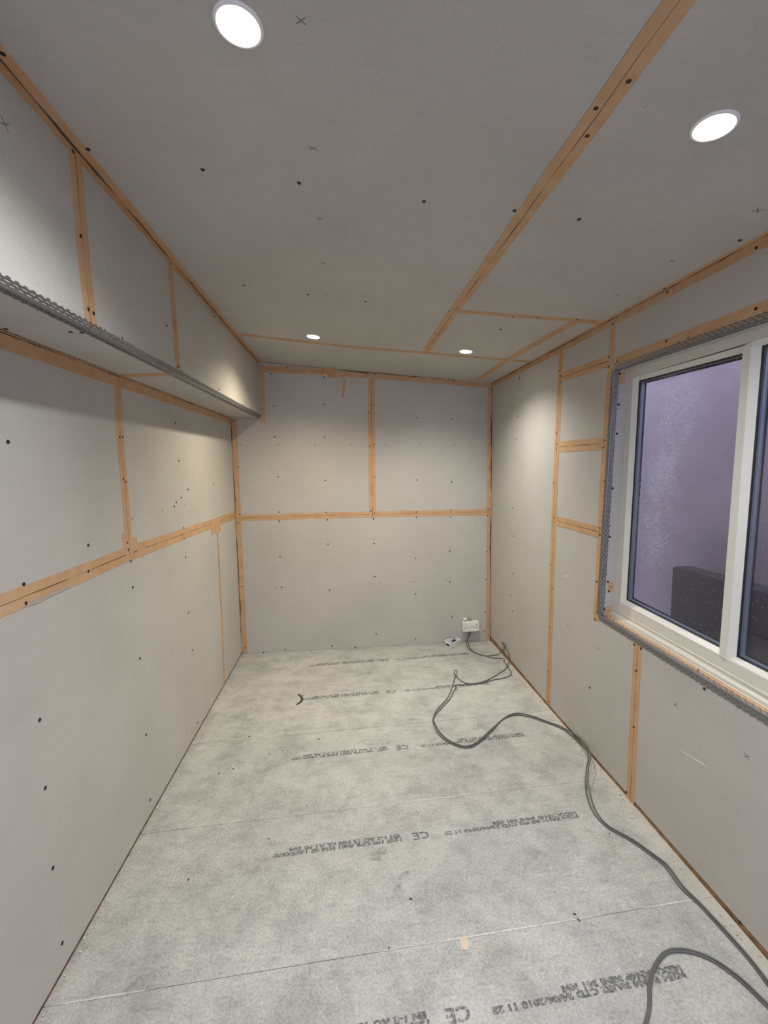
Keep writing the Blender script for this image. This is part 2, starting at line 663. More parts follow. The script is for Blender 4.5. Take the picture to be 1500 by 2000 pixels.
def corner_bead(parent, path, d1, n1, d2, n2, w1=0.026, w2=0.026):
    """perforated angle bead: rounded nose, two expanded-metal wings"""
    bm = bmesh.new()
    d1, n1, d2, n2 = (Vector(v).normalized() for v in (d1, n1, d2, n2))
    path = [Vector(p) for p in path]
    for p0, p1 in zip(path, path[1:]):
        t = (p1 - p0)
        L = t.length
        t.normalize()
        pitch = 0.0245
        k = max(1, int(round(L / pitch)))
        pitch = L / k

        def bar(d, n, s0, s1, a0, a1, h0=0.0012, h1=0.0021):
            q = []
            for s in (s0, s1):
                base = p0 + t * s
                q += [base + d * a0 + n * h0, base + d * a1 + n * h0, base + d * a1 + n * h1, base + d * a0 + n * h1]
            add_hull8(bm, q)
        for d, n, w in ((d1, n1, w1), (d2, n2, w2)):
            f = w / 0.026
            for a0, a1 in ((0.0, 0.0062), (0.0106, 0.0138), (0.0182, 0.0208)):
                bar(d, n, 0, L, a0 * f, a1 * f)
            for i in range(k):
                s = i * pitch
                bar(d, n, s, s + 0.0075, 0.0062 * f, 0.0106 * f)
                s2 = min(s + pitch / 2, L - 0.0076)
                bar(d, n, s2, s2 + 0.0075, 0.0138 * f, 0.0182 * f)
                e = random.uniform(0.0232, 0.0256) * f
                bar(d, n, s + 0.001, min(s + 0.012, L), 0.0208 * f, e)
                if random.random() < 0.035:
                    bar(d, n, s + 0.003, s + 0.0045, e, e + random.uniform(0.004, 0.008), 0.0012, 0.006)
        # nose
        o = p0 + (n1 + n2) * 0.0008
        k2 = 8
        prev = None
        for e in (0, L):
            ring = [bm.verts.new(o + t * e + (n1 * math.cos(2 * math.pi * i / k2) + n2 * math.sin(2 * math.pi * i / k2)) * 0.0028) for i in range(k2)]
            if prev:
                for i in range(k2):
                    bm.faces.new((prev[i], prev[(i + 1) % k2], ring[(i + 1) % k2], ring[i]))
            prev = ring
    return link('corner_bead', bm, M_GALV, parent)


def decal(name, plane, pts, width, material, parent, off=0.0003):
    """thin film laid along a flat path (scuffs, dust lines)"""
    L, Rr = offset_path(resample(pts, 0.02), width / 2)
    bm = bmesh.new()
    n = len(L)
    rows = []
    for i, (l, r) in enumerate(zip(L, Rr)):
        taper = min(1.0, 0.15 + 3.0 * min(i, n - 1 - i) / max(1, n - 1)) * random.uniform(0.6, 1.15)
        c = (l + r) / 2
        l, r = c + (l - c) * taper, c + (r - c) * taper
        rows.append((bm.verts.new(plane.pt(l.x, l.y, off)), bm.verts.new(plane.pt(r.x, r.y, off))))
    for a, b in zip(rows, rows[1:]):
        bm.faces.new((a[0], b[0], b[1], a[1]))
    o = link(name, bm, material, parent, recalc=False)
    return o


# ================================================================ FLOOR
SL = 0.05                                     # boards run slightly skew to the room
floor = slab('floor', FLOOR, [(-0.05, YF), (2.30, YF), (2.30, 3.80), (-0.05, 3.80)], -0.10, -0.0145, M_DUST, None)
structure(floor, 'grey cement-board floor with printed lettering and plaster dust')
ys = [-1.75, -1.18, -0.58, 0.02, 0.622, 1.223, 1.838, 2.462, 3.030, 3.64, 3.95]
XL, XR = -0.004, 2.185


def clip_poly(poly, f):
    """keep the part of a polygon where f(p) >= 0 (f linear)"""
    out = []
    for i in range(len(poly)):
        a, b = poly[i], poly[(i + 1) % len(poly)]
        fa, fb = f(a), f(b)
        if fa >= 0:
            out.append(a)
        if (fa >= 0) != (fb >= 0):
            t = fa / (fa - fb)
            out.append((a[0] + (b[0] - a[0]) * t, a[1] + (b[1] - a[1]) * t))
    return out


for i in range(len(ys) - 1):
    poly = [(XL, ys[i] + SL * XL), (XR, ys[i] + SL * XR), (XR, ys[i + 1] + SL * XR), (XL, ys[i + 1] + SL * XL)]
    poly = clip_poly(poly, lambda p: 3.70279 + 0.01017 * p[0] - p[1] - 0.002)
    poly = clip_poly(poly, lambda p: p[1] - YF)
    if len(poly) > 2:
        slab('floor_board', FLOOR, inset(poly, 0.0009), -0.0145, 0.0004 * random.uniform(-1, 1), M_FLOOR, floor)
# dust and grime lying in the joints
for yj, sections in ((1.223, ((0.00, 0.30, M_DUST), (0.98, 1.05, M_DUST), (1.05, 1.75, M_DUST), (1.9, 2.16, M_DUST), (0.62, 0.90, M_MARK))),
                     (1.838, ((0.10, 0.22, M_INK), (0.95, 1.5, M_DUST))), (2.462, ((0.05, 0.6, M_DUST),)), (3.030, ((0.0, 0.85, M_DUST), (1.2, 2.1, M_DUST)))):
    for x0, x1, mm in sections:
        decal('joint_dust', FLOOR, [(x0, yj + SL * x0), ((x0 + x1) / 2, yj + SL * (x0 + x1) / 2 + 0.001), (x1, yj + SL * x1)], 0.0055 if mm is M_DUST else 0.0045, mm, floor, 0.0009)


def lettering(text, size, x, y, lift=0.0008, sx=1.0):
    cu = bpy.data.curves.new('lettering', 'FONT')
    cu.body = text
    cu.size = size
    cu.space_character = 1.05
    cu.resolution_u = 2
    cu.offset = 0.0017
    cu.extrude = 0.0001
    tmp = bpy.data.objects.new('lettering', cu)
    COL.objects.link(tmp)
    me = bpy.data.meshes.new_from_object(tmp)
    bpy.data.objects.remove(tmp)
    a = math.pi + math.atan(SL)
    me.transform(Matrix.Translation((x, y, lift)) @ Matrix.Rotation(a, 4, 'Z') @ Matrix.Diagonal((sx, 1, 1, 1)))
    me.materials.clear()
    me.materials.append(M_INK)
    o = bpy.data.objects.new('printed_lettering', me)
    COL.objects.link(o)
    o.parent = floor
    return o


for y0 in (1.028, 1.646, 2.244, 2.868, 3.383):
    def yy(x, d=0.0):
        return y0 + SL * x + d
    lettering('M254 PAN4 3SUB2 CTD 24/06/2018 11 23', 0.0225, 1.90, yy(1.90, 0.000), sx=1.46)
    lettering('M5XA XN4P MINI 301 MM', 0.0225, 1.90, yy(1.90, 0.0195), sx=1.46)
    lettering('CE', 0.050, 1.225, yy(1.225, 0.016), sx=1.15)
    lettering('1307 100 CPR 0001 HSE 05 1200X600', 0.0225, 1.11, yy(1.11, 0.000), sx=1.40)
    lettering('EN 1-2 AO 12 MM CL A1 FR 604', 0.0225, 1.10, yy(1.10, 0.0195), sx=1.40)
# pencil strokes and scuffs
for pts, w in (([(669, 1390), (700, 1391), (722, 1385)], 0.006), ([(683, 1400), (705, 1395), (720, 1387)], 0.006), ([(625, 1427), (650, 1417), (672, 1409)], 0.007),
               ([(938, 1412), (946, 1424)], 0.004), ([(960, 1690), (973, 1713)], 0.006), 
               ([(1140, 1800), (1150, 1803), (1165, 1812)], 0.007), ([(1000, 1480), (1015, 1513)], 0.004), ([(590, 1524), (600, 1532), (604, 1541)], 0.006)):
    decal('scuff_mark', FLOOR, S(FLOOR, *pts), w * 0.8, M_MARK, floor, 0.0009)
for cx, cy, rw in ((740, 1668, 0.05), (258, 1925, 0.03), (248, 1940, 0.025), (790, 1710, 0.035), (778, 1733, 0.03)):
    a, b = FLOOR.px(cx, cy)
    decal('scuff_mark', FLOOR, [(a - rw * 0.7, b - rw * 0.5), (a, b), (a + rw * 0.7, b + rw * 0.6)], rw, M_MARK, floor, 0.0010)

# ================================================================ LEFT WALL
zc = lambda x, y: 2.38845 - 0.08412 * x + 0.01249 * y
wl = slab('wall_left', LEFT, [(YF, -0.05), (3.72, -0.05), (3.72, 2.46), (YF, 2.46)], -0.10, -0.0125, M_BACK, None)
structure(wl, 'left wall of grey plasterboard below the boxed bulkhead')
JZ = lambda y: 1.200 if y < 2.2 else 1.200 - 0.012 * (y - 2.2) / 1.5
yE = 3.7028
for a, b in ((YF, 0.76), (0.76, 3.16), (3.16, yE)):
    board(LEFT, [(a, 0.014), (b, 0.014), (b, JZ(b)), (a, JZ(a))], M_PB_X, wl)
for a, b in ((YF, -0.49), (-0.49, 1.905), (1.905, yE)):
    board(LEFT, [(a, JZ(a)), (b, JZ(b)), (b, 2.38), (a, 2.36)], M_PB_X, wl)
slab('sole_plate', LEFT, [(YF, -0.004), (yE, -0.004), (yE, 0.030), (YF, 0.030)], -0.0125, -0.006, M_WOOD, wl)
tape(wl, LEFT, S(LEFT, ('w', -0.2, 1.199), ('w', 1.0, 1.199), (0, 1184), (170, 1116), (247, 1083), (417, 1022), (459, 1006)), 0.062)
tape(wl, LEFT, S(LEFT, (228, 735), (231, 780), (234.5, 855), (242, 939), (248.5, 1023), (253, 1086)), 0.055)
tape(wl, LEFT, S(LEFT, (423.5, 1026), (425, 1050), (433, 1200), (438, 1334)), 0.032)
tape(wl, LEFT, S(LEFT, (243, 1040), (247, 1085)), 0.045, seam=False)
tape(wl, LEFT, S(LEFT, (262, 1050), (262, 1075)), 0.05, seam=False)
tape(wl, LEFT, S(LEFT, (272, 1066), (282, 1080)), 0.05, seam=False)
tape(wl, LEFT, S(LEFT, (412, 1030), (430, 1024)), 0.10, seam=False)
corner_tape(wl, (0, -0.3, 1.895 + 0.0197 * -0.3), (0, 3.700, 1.9735), [((0, 0.0, -1), (1, 0, 0), 0.046), ((1, 0, 0), (0, 0, -1), 0.012)])
screws(wl, LEFT, [(15, 863), (342, 826), (349, 900), (354, 972), (233, 854), (239, 854), (240, 936), (245, 941), (417, 945), (358, 1031), (359, 1051), (255, 1096), (362, 1088), (46, 1141),
                  (172, 1065), (172, 1116), (50, 1178), (259, 1147), (368, 1197), (273, 1286), (375, 1270), (285, 1435), (77, 1406), (385, 1412), (88, 1539), (103, 1695), (121, 1842),
                  (293, 1562), (248, 1060), (250, 1074), (344, 981), (425.5, 1066), (434, 1236), (436, 1297), (340, 986 + 3), (367, 956)])
crosses(wl, LEFT, [(317, 998), (258, 1013), (420, 1056, 0.018), (395, 976, 0.018), (360, 985, 0.016)], 0.026)
# torn paper beside the joint
decal('torn_paper', LEFT, S(LEFT, (42, 1187), (75, 1173), (110, 1156), (135, 1148)), 0.014, flat('torn_grey_paper', (0.40, 0.36, 0.31), 0.9), wl, 0.0018)

# ================================================================ END WALL
we = slab('wall_end', END, [(-0.12, -0.05), (2.32, -0.05), (2.32, 2.46), (-0.12, 2.46)], -0.10, -0.0125, M_BACK, None)
structure(we, 'end wall of four plasterboards with orange taped joints')
vj = S(END, (726, 728), (726.5, 1005))
hj = S(END, (460, 1011), (728, 1005), (960, 1000))
yeZ = lambda x: zc(x, 3.70) - 0.001
board(END, [(0.0, -0.003), (2.166, -0.003), hj[2], hj[1], hj[0]], M_PB_Y, we)
board(END, [hj[0], hj[1], (vj[0][0], yeZ(vj[0][0])), (0.0, yeZ(0.0))], M_PB_Y, we)
board(END, [hj[1], hj[2], (2.166, yeZ(2.166)), (vj[0][0], yeZ(vj[0][0]))], M_PB_Y, we)
tape(we, END, S(END, (460, 1012), (560, 1009), (650, 1006.5), (728, 1004.5), (840, 1002.5), (955, 1000.5)), 0.05)
tape(we, END, S(END, (726, 728), (725.5, 800), (726, 880), (727, 950), (728, 1012)), 0.058)
tape(we, END, S(END, (505, 720.5), (590, 724), (660, 726.5)), 0.055)
tape(we, END, S(END, (640, 733), (672, 734)), 0.035, seam=False)
tape(we, END, S(END, (673, 740), (672, 757), (669, 776)), 0.022, seam=False)
tape(we, END, S(END, (512, 712), (513, 760), (514, 800), (515, 826)), 0.032, seam=False)
tape(we, END, S(END, (505, 818.5), (517, 819.5)), 0.022, seam=False)
# inside corners
eR, eL, eC = Vector((2.165, END.pt(2.165, 0).y, 0)), Vector((0.0, 3.7028, 0)), None
corner_tape(we, END.pt(0.0, 0.005), END.pt(0.0, 1.965), [((1, 0.0102, 0), END.inw, 0.046), ((0, -1, 0), (1, 0, 0), 0.007)], tot=0.24)
corner_tape(we, END.pt(2.1658, 0.012), END.pt(2.1658, 2.244), [((-1, -0.0102, 0), END.inw, 0.038), ((0, -1, 0), (-1, 0, 0), 0.005)], tot=0.24)
p0, p1 = END.pt(*END.px(655, 722.5)), END.pt(*END.px(962, 747))
corner_tape(we, p0, p1, [((0, 0, -1), END.inw, 0.046), ((0, -1, 0), CEIL.inw, 0.004)], tot=0.2)
c5 = [(240, 542), (548, 560), (255, 730), (548, 720), (260, 910), (552, 910), (280, 1143), (556, 1165), (285, 1351), (562, 1352), (286, 1404), (568, 1396), (808, 768), (838, 722), (815, 965),
      (840, 957), (847, 1145), (820, 1345), (845, 1357), (838, 1392), (1083, 560), (1306, 582), (1093, 797), (1296, 805), (1093, 1163), (1296, 1174), (1090, 1350), (1292, 1338), (1090, 1383),
      (1290, 1380), (190, 497), (335, 500), (540, 517), (700, 527), (805, 543), (845, 543), (18, 817), (45, 1087), (50, 1413), (55, 1364)]
screws(we, END, [(450 + x / 3, 550 + y / 3) for x, y in c5])
c2 = [(285, 256), (561, 185), (826, 180), (1064, 266), (1260, 225), (829, 371), (295, 432), (570, 449), (1064, 469), (1260, 402), (837, 700), (1063, 727), (1263, 722), (584, 768), (315, 790),
      (462, 796), (718, 778), (190, 806), (1272, 602), (1472, 228), (1468, 388), (1465, 577), (1458, 685), (65, 427), (85, 779)]
screws(we, END, [(450 + x / 2.941, 1000 + y / 2.941) for x, y in c2])
screws(we, END, [(957.7, 815.7), (956.7, 866.7), (956, 914), (953.3, 995.3), (952.3, 1006.7)])
crosses(we, END, [(450 + x / 3, 550 + y / 3) for x, y in ((62, 957), (282, 957), (496, 957), (706, 956), (912, 955), (1115, 954), (1314, 954))], 0.024)
crosses(we, END, [(450 + x / 2.941, 1000 + y / 2.941) for x, y in ((265, 437), (467, 428), (666, 418), (860, 408), (1051, 402), (1238, 393), (1422, 385))], 0.024)

# ================================================================ RIGHT WALL (with the window opening)
wr = None
TL, BL = (2.020, 1.987), (2.079, 0.785)
YN = 0.50                                            # near edge of the opening, outside the picture
zt = lambda y: 1.987 + (2.020 - y) * 0.0 - (2.02 - y) * 0.020
zb = lambda y: 0.785 - (2.079 - y) * 0.026
TR, BR = (YN, zt(YN)), (YN, zb(YN))
bm = bmesh.new()
ztop = 2.30
for poly in ([(YF, -0.05), (YN, -0.05), (YN, ztop), (YF, ztop)], [(2.091, -0.05), (3.80, -0.05), (3.80, ztop), (2.034, ztop), (2.034, 1.987), (2.092, 0.785)],
             [(YN, zt(YN) + 0.013), (2.034, 2.0), (2.034, ztop), (YN, ztop)], [(YN, -0.05), (2.091, -0.05), (2.091, 0.772), (YN, zb(YN) - 0.013)]):
    add_slab(bm, RIGHT, inset(poly, -0.0001), -0.14, -0.0125)
wr = link('wall_right', bm, M_BACK, None)
structure(wr, 'right wall of grey plasterboard around the window opening')
zr = lambda y: zc(2.18, y) - 0.001
t1 = S(RIGHT, (1097, 680), (1094, 742), (1088.7, 850), (1083, 983), (1081.8, 1018), (1076, 1200), (1070.5, 1374))
t2 = S(RIGHT, (1197, 632), (1194.5, 700), (1189.5, 750), (1182.5, 867), (1176.5, 950), (1172, 1040), (1164, 1213))
h1 = S(RIGHT, (1097, 737), (1190, 705))
h2 = S(RIGHT, (1090, 873), (1182, 866))
h3 = S(RIGHT, (1083, 1016), (1171, 1039))
t3 = S(RIGHT, (1246.5, 1250), (1245.5, 1262), (1231.5, 1550), (1231, 1566))
j1a, j1b = t1[0], t1[-1]
x1 = lambda z: j1a[0] + (j1b[0] - j1a[0]) * (j1a[1] - z) / (j1a[1] - j1b[1])
x2 = lambda z: t2[0][0] + (t2[-1][0] - t2[0][0]) * (t2[0][1] - z) / (t2[0][1] - t2[-1][1])
zlo = 0.022
board(RIGHT, [(3.722, 0.046), (x1(0.02), 0.020), (x1(2.2), zr(2.55)), (3.722, zr(3.72))], M_PB_X, wr)
board(RIGHT, [(x1(2.05), h1[0][1]), (x2(2.05), h1[1][1]), (x2(2.2), zr(2.05)), (x1(2.2), zr(2.55))], M_PB_X, wr)
board(RIGHT, [(x1(1.66), h2[0][1]), (x2(1.66), h2[1][1]), (x2(2.05), h1[1][1]), (x1(2.05), h1[0][1])], M_PB_X, wr)
board(RIGHT, [(x1(1.2), h3[0][1]), (x2(1.2), h3[1][1]), (x2(1.66), h2[1][1]), (x1(1.66), h2[0][1])], M_PB_X, wr)
board(RIGHT, [(x1(0.02), 0.020), (1.787, zlo), (1.785, zb(1.785)), BL, (2.0795, h3[1][1]), (x2(1.2), h3[1][1]), (x1(1.2), h3[0][1])], M_PB_X, wr)
board(RIGHT, [(1.787, zlo), (YN, zlo), (YN, zb(YN)), (1.785, zb(1.785))], M_PB_X, wr)
board(RIGHT, [(x2(2.2), zr(2.05)), (x2(1.2), 1.21), (2.0585, 1.21), TL, TR, (YN, zr(YN))], M_PB_X, wr)
board(RIGHT, [(YN, zlo), (YF, zlo), (YF, zr(YF)), (YN, zr(YN))], M_PB_X, wr)
slab('sole_plate', RIGHT, [(3.722, -0.004), (YF, -0.004), (YF, 0.045), (3.722, 0.045)], -0.0125, -0.004, M_WOOD, wr)
tape(wr, RIGHT, t1, 0.058)
tape(wr, RIGHT, t2, 0.046, seam=False)
tape(wr, RIGHT, h1, 0.055)
tape(wr, RIGHT, h2, 0.062)
tape(wr, RIGHT, h3, 0.055)
tape(wr, RIGHT, t3, 0.055)
tape(wr, RIGHT, [(2.01, 2.020), (1.27, zt(1.27) + 0.036), (0.6, zt(0.6) + 0.036)], 0.048, seam=False)
pa, pb = RIGHT.pt(YF, zc(2.19, YF)), RIGHT.pt(3.72, zc(2.166, 3.72))
corner_tape(wr, pa, pb, [((0, 0, -1), RIGHT.inw, 0.034), ((-1, 0, 0.084), CEIL.inw, 0.020)])
screws(wr, RIGHT, [(1197, 633), (1093, 724), (1096, 734), (1096, 747), (1087, 846), (1082, 944), (1190, 697), (1189, 716), (1206, 706), (1181, 860), (1179, 874), (1089, 867), (1088, 877), (1083, 1011),
                   (1082, 1020), (1172, 1031), (1172, 1044), (1015, 737), (1009, 857), (1002, 992), (1004, 1047), (1002, 1121), (998, 1163), (1001, 1194), (1076, 1103), (1079, 1150), (1073, 1225),
                   (1071, 1311), (1073, 1371), (1166, 1136), (1162, 1210), (1152, 1343), (1376, 1345), (1239, 1259), (1252, 1267), (1478, 484), (1304, 571), (1477, 603), (1302, 666), (1224, 1547),
                   (1445, 1801), (1243, 1310), (1238, 1420), (1012, 814)])
crosses(wr, RIGHT, [(1109, 1222), (1168, 1266), (1319, 1376), (1458, 1477), (1015, 740, 0.02), (1006, 972, 0.016), (1008, 893, 0.016)], 0.026)
decal('scuff_mark', RIGHT, S(RIGHT, (1325, 1463), (1350, 1478), (1390, 1503)), 0.004, M_WHITE, wr)
decal('scuff_mark', RIGHT, S(RIGHT, (1101, 1125), (1106, 1125.5), (1112, 1122)), 0.006, M_WHITE, wr)
decal('scuff_mark', RIGHT, S(RIGHT, (1014.5, 832), (1014, 838)), 0.012, M_WHITE, wr)
decal('scuff_mark', RIGHT, S(RIGHT, (1002, 1110), (1001.5, 1116)), 0.008, M_WHITE, wr)

# reveal boards lining the opening
FX = 2.252                                           # room-side face of the window frame
rd = FX + 0.03


def xr(y):
    return RIGHT.pt(y, 1.0).x


def hexa(name, q, material, parent):
    bm = bmesh.new()
    add_hull8(bm, [Vector(p) for p in q])
    return link(name, bm, material, parent)


th = 0.012
hexa('reveal_board', [(xr(2.02), *TL), (xr(2.08), *BL), (xr(2.08), BL[0] + th, BL[1]), (xr(2.02), TL[0] + th, TL[1]), (rd, *TL), (rd, *BL), (rd, BL[0] + th, BL[1]), (rd, TL[0] + th, TL[1])], M_PB_Y, wr)
hexa('reveal_board', [(xr(2.02), *TL), (xr(YN), *TR), (xr(YN), TR[0], TR[1] + th), (xr(2.02), TL[0], TL[1] + th), (rd, *TL), (rd, *TR), (rd, TR[0], TR[1] + th), (rd, TL[0], TL[1] + th)], M_PB_Z, wr)
hexa('reveal_board', [(xr(2.08), *BL), (xr(YN), *BR), (xr(YN), BR[0], BR[1] - th), (xr(2.08), BL[0], BL[1] - th), (rd, *BL), (rd, *BR), (rd, BR[0], BR[1] - th), (rd, BL[0], BL[1] - th)], M_PB_Z, wr)
hexa('reveal_board', [(xr(YN), *TR), (xr(YN), *BR), (xr(YN), BR[0] - th, BR[1]), (xr(YN), TR[0] - th, TR[1]), (rd, *TR), (rd, *BR), (rd, BR[0] - th, BR[1]), (rd, TR[0] - th, TR[1])], M_PB_Y, wr)
# tape on the reveal: sill strip, and short pieces on the far side
SILL = Plane((0, -0.026, 1), 0.785 - 0.026 * 2.079, 0, 1, Vector((0, 0, 1)))
tape(wr, SILL, [(2.213, 2.075), (2.213, 1.3), (2.213, YN + 0.02)], 0.044, seam=False)
tape(wr, REV, S(REV, (1187.5, 1146.5), (1198, 1146.5)), 0.05)
tape(wr, REV, S(REV, (1188, 1184), (1188, 1198)), 0.03, seam=False)
tape(wr, REV, S(REV, (1216, 725), (1214, 750)), 0.03, seam=False)
screws(wr, REV, [(1210.5, 730), (1208, 790), (1205, 847), (1196.5, 954), (1191, 1049), (1187, 1136), (1189, 1155), (1180, 1190)])
# corner beads round the opening
vx = Vector((1, 0, 0))
A3, B3 = RIGHT.pt(*TL), RIGHT.pt(*BL)
corner_bead(wr, [A3, B3], (0, 1, 0), RIGHT.inw, vx, REV.inw)
corner_bead(wr, [A3, RIGHT.pt(*TR)], (0, 0, 1), RIGHT.inw, vx, (0, 0, -1))
corner_bead(wr, [B3, RIGHT.pt(*BR)], (0, 0, -1), RIGHT.inw, vx, (0, 0, 1))

# ================================================================ WINDOW
win = empty('window_1', (FX, 1.3, 0.8))
structure(win, 'white plastic framed window with misted double glazing')
win_inv = Matrix.Translation((-FX, -1.3, -0.8))


def wlink(name, bm, m, parent=win):
    bmesh.ops.transform(bm, matrix=win_inv, verts=bm.verts[:])
    return link(name, bm, m, parent)


# outer corners of the frame on its face plane, and daylight corners of the two lights, as (y, z)
FO = [(2.040, 1.996), (2.086, 0.799), (YN, zb(YN) + 0.023), (YN, zt(YN) + 0.010)]
GX = FX + 0.024
G1 = [(1.972, 1.930), (2.004, 0.884), (1.455, 0.866), (1.432, 1.916)]
G2 = [(1.366, 1.922), (1.388, 0.862), (YN + 0.10, 0.845), (YN + 0.10, 1.912)]


def grow(q, d):
    """push a far-top, far-bottom, near-bottom, near-top quad outwards by d"""
    s = ((1, 1), (1, -1), (-1, -1), (-1, 1))
    return [(y + a * d, z + b * d) for (y, z), (a, b) in zip(q, s)]


def ring(bm, outer, inner, xo0, xi0, x1):
    """mitred rectangular ring: outer edge at xo0, inner edge at xi0 (room side), back at x1"""
    for i in range(4):
        j = (i + 1) % 4
        a, b, c, d = outer[i], outer[j], inner[j], inner[i]
        add_hull8(bm, [Vector((xo0, *a)), Vector((xo0, *b)), Vector((xi0, *c)), Vector((xi0, *d)), Vector((x1, *a)), Vector((x1, *b)), Vector((x1, *c)), Vector((x1, *d))])


# fixed outer frame: three flat rails and a near jamb
bm = bmesh.new()
bead1, bead2 = grow(G1, 0.018), grow(G2, 0.018)
inn = [bead1[0], bead1[1], bead2[2], bead2[3]]
ring(bm, FO, inn, FX, FX, FX + 0.065)
wlink('frame', bm, M_PVC)
# mullion between the two lights
bm = bmesh.new()
add_hull8(bm, [Vector((FX - 0.004, *p)) for p in (bead1[3], bead1[2], bead2[1], bead2[0])] + [Vector((FX + 0.065, *p)) for p in (bead1[3], bead1[2], bead2[1], bead2[0])])
wlink('mullion', bm, M_PVC)
# raised line along the bottom rail and the cream upstand in front of it
bm = bmesh.new()
z_ = lambda y: 0.806 - (2.08 - y) * 0.0262
for yA, yB, zo, h, x0, x1_ in ((2.078, YN, -0.016, 0.012, FX - 0.020, FX), (2.078, YN, 0.008, 0.004, FX - 0.003, FX), (2.078, YN, -0.022, 0.005, FX - 0.026, FX - 0.016)):
    add_hull8(bm, [Vector((x0, yA, z_(yA) + zo)), Vector((x1_, yA, z_(yA) + zo)), Vector((x1_, yA, z_(yA) + zo + h)), Vector((x0, yA, z_(yA) + zo + h * 0.75)),
                   Vector((x0, yB, z_(yB) + zo)), Vector((x1_, yB, z_(yB) + zo)), Vector((x1_, yB, z_(yB) + zo + h)), Vector((x0, yB, z_(yB) + zo + h * 0.75))])
wlink('sill_upstand', bm, M_PVC)
for G, bead in ((G1, bead1), (G2, bead2)):
    bm = bmesh.new()
    ring(bm, bead, G, FX - 0.001, FX + 0.016, FX + 0.05)
    wlink('glazing_bead', bm, M_PVC)
    bm = bmesh.new()
    ring(bm, grow(G, 0.001), grow(G, -0.004), FX + 0.017, FX + 0.021, GX)
    wlink('gasket', bm, M_GASK)
    pane = None
    for k, x in enumerate((GX, GX + 0.022)):
        bm = bmesh.new()
        q = grow(G, 0.004)
        add_hull8(bm, [Vector((x, *p)) for p in q] + [Vector((x + 0.0035, *p)) for p in q])
        # world-aligned texture space is kept by leaving this part's mesh in world units
        pane = wlink('pane', bm, M_GLASS)
    bm = bmesh.new()
    q = grow(G, 0.002)
    v4 = [bm.verts.new((GX + 0.0036, *p)) for p in q]
    bm.faces.new(v4)
    me = link('condensation', bm, M_MIST, pane)
    me.matrix_parent_inverse = win_inv
    me['kind'] = 'stuff'
    bm = bmesh.new()
    ring(bm, grow(G, 0.004), grow(G, -0.007), GX + 0.0045, GX + 0.0045, GX + 0.0205)
    wlink('spacer_bar', bm, M_SPACER)
    bm = bmesh.new()
    ring(bm, grow(G, -0.0072), grow(G, -0.0135), GX + 0.0190, GX + 0.0190, GX + 0.0216)
    wlink('edge_seal', bm, M_GASK)

# ================================================================ CEILING
ceil = slab('ceiling', CEIL, [(-0.1, YF), (2.32, YF), (2.32, 3.85), (-0.1, 3.85)], -0.12, -0.0125, M_BACK, None)
structure(ceil, 'sloping plasterboard ceiling with orange taped joints')
cm = S(CEIL, (1327, 0), (1230, 133), (1163, 230), (1083, 337), (1007, 443), (930, 550), (887, 607), (830, 689))
cc = S(CEIL, (889, 607), (970, 614), (1050, 620), (1177, 630))
cf = S(CEIL, (462, 652), (587, 667), (700, 679), (827, 689), (933, 698), (1040, 707))
cs = S(CEIL, (1126, 627), (990, 703), (933, 742))
xm = 1.459
yfj = lambda x: cf[0][1] + (cf[-1][1] - cf[0][1]) * (x - cf[0][0]) / (cf[-1][0] - cf[0][0])
ycj = lambda x: cc[0][1] + (cc[-1][1] - cc[0][1]) * (x - cc[0][0]) / (cc[-1][0] - cc[0][0])
xs = cs[0][0]
xs2 = cs[-1][0]
xq = 2.195
yT = 3.735
for poly in ([(0, 0.50), (xm, 0.50), (xm, yfj(xm)), (0, yfj(0))], [(0, YF), (xm, YF), (xm, 0.50), (0, 0.50)],
             [(xm, -0.30), (xq, -0.30), (xq, ycj(xq)), (xm, ycj(xm))], [(xm, YF), (xq, YF), (xq, -0.30), (xm, -0.30)],
             [(xm, ycj(xm)), (xs, ycj(xs)), (xs, yfj(xs)), (xm, yfj(xm))], [(xs, ycj(xs)), (xq, ycj(xq)), (xq, yfj(xq)), (xs, yfj(xs))],
             [(0, yfj(0)), (xs, yfj(xs)), (xs2, yT), (0, yT)], [(xs, yfj(xs)), (xq, yfj(xq)), (xq, yT), (xs2, yT)]):
    board(CEIL, poly, M_PB_Z, ceil)
tape(ceil, CEIL, [('w', 1.455, 0.2)[1:]] + cm, 0.052)
tape(ceil, CEIL, cc, 0.05)
tape(ceil, CEIL, cf, 0.05)
tape(ceil, CEIL, cs, 0.05)
tape(ceil, CEIL, S(CEIL, (884, 607), (899, 606)), 0.05, seam=False)
bxx = lambda y: 0.22594 + 0.00223 * y
pa, pb = Vector((bxx(0.2), 0.2, zc(bxx(0.2), 0.2))), Vector((bxx(3.70), 3.70, zc(bxx(3.7), 3.70)))
corner_tape(ceil, pa, pb, [((1, 0, -0.084), CEIL.inw, 0.030), ((0, 0, -1), BOX.inw, 0.026)])
screws(ceil, CEIL, [(5, 104), (172, 291), (396, 331), (584, 357), (828, 393), (1005, 411), (1131, 428), (1445, 469), (1228, 157), (1164, 210), (1147, 264), (476, 557), (602, 575), (714, 589),
                    (878, 607), (895, 605), (850, 650), (858, 653), (475, 652), (567, 662), (753, 683), (930, 697), (1002, 619), (1050, 620), (1128, 623), (1045, 671), (1052, 673), (985, 702),
                    (917, 723), (1298, 563), (978, 643), (982, 729), (655, 674), (375, 552)])
crosses(ceil, CEIL, [(611, 290), (624, 427), (632, 514), (638, 575), (642, 619, 0.016), (1480, 411, 0.034), (1313, 510), (1205, 576), (588, 40, 0.024)], 0.026)
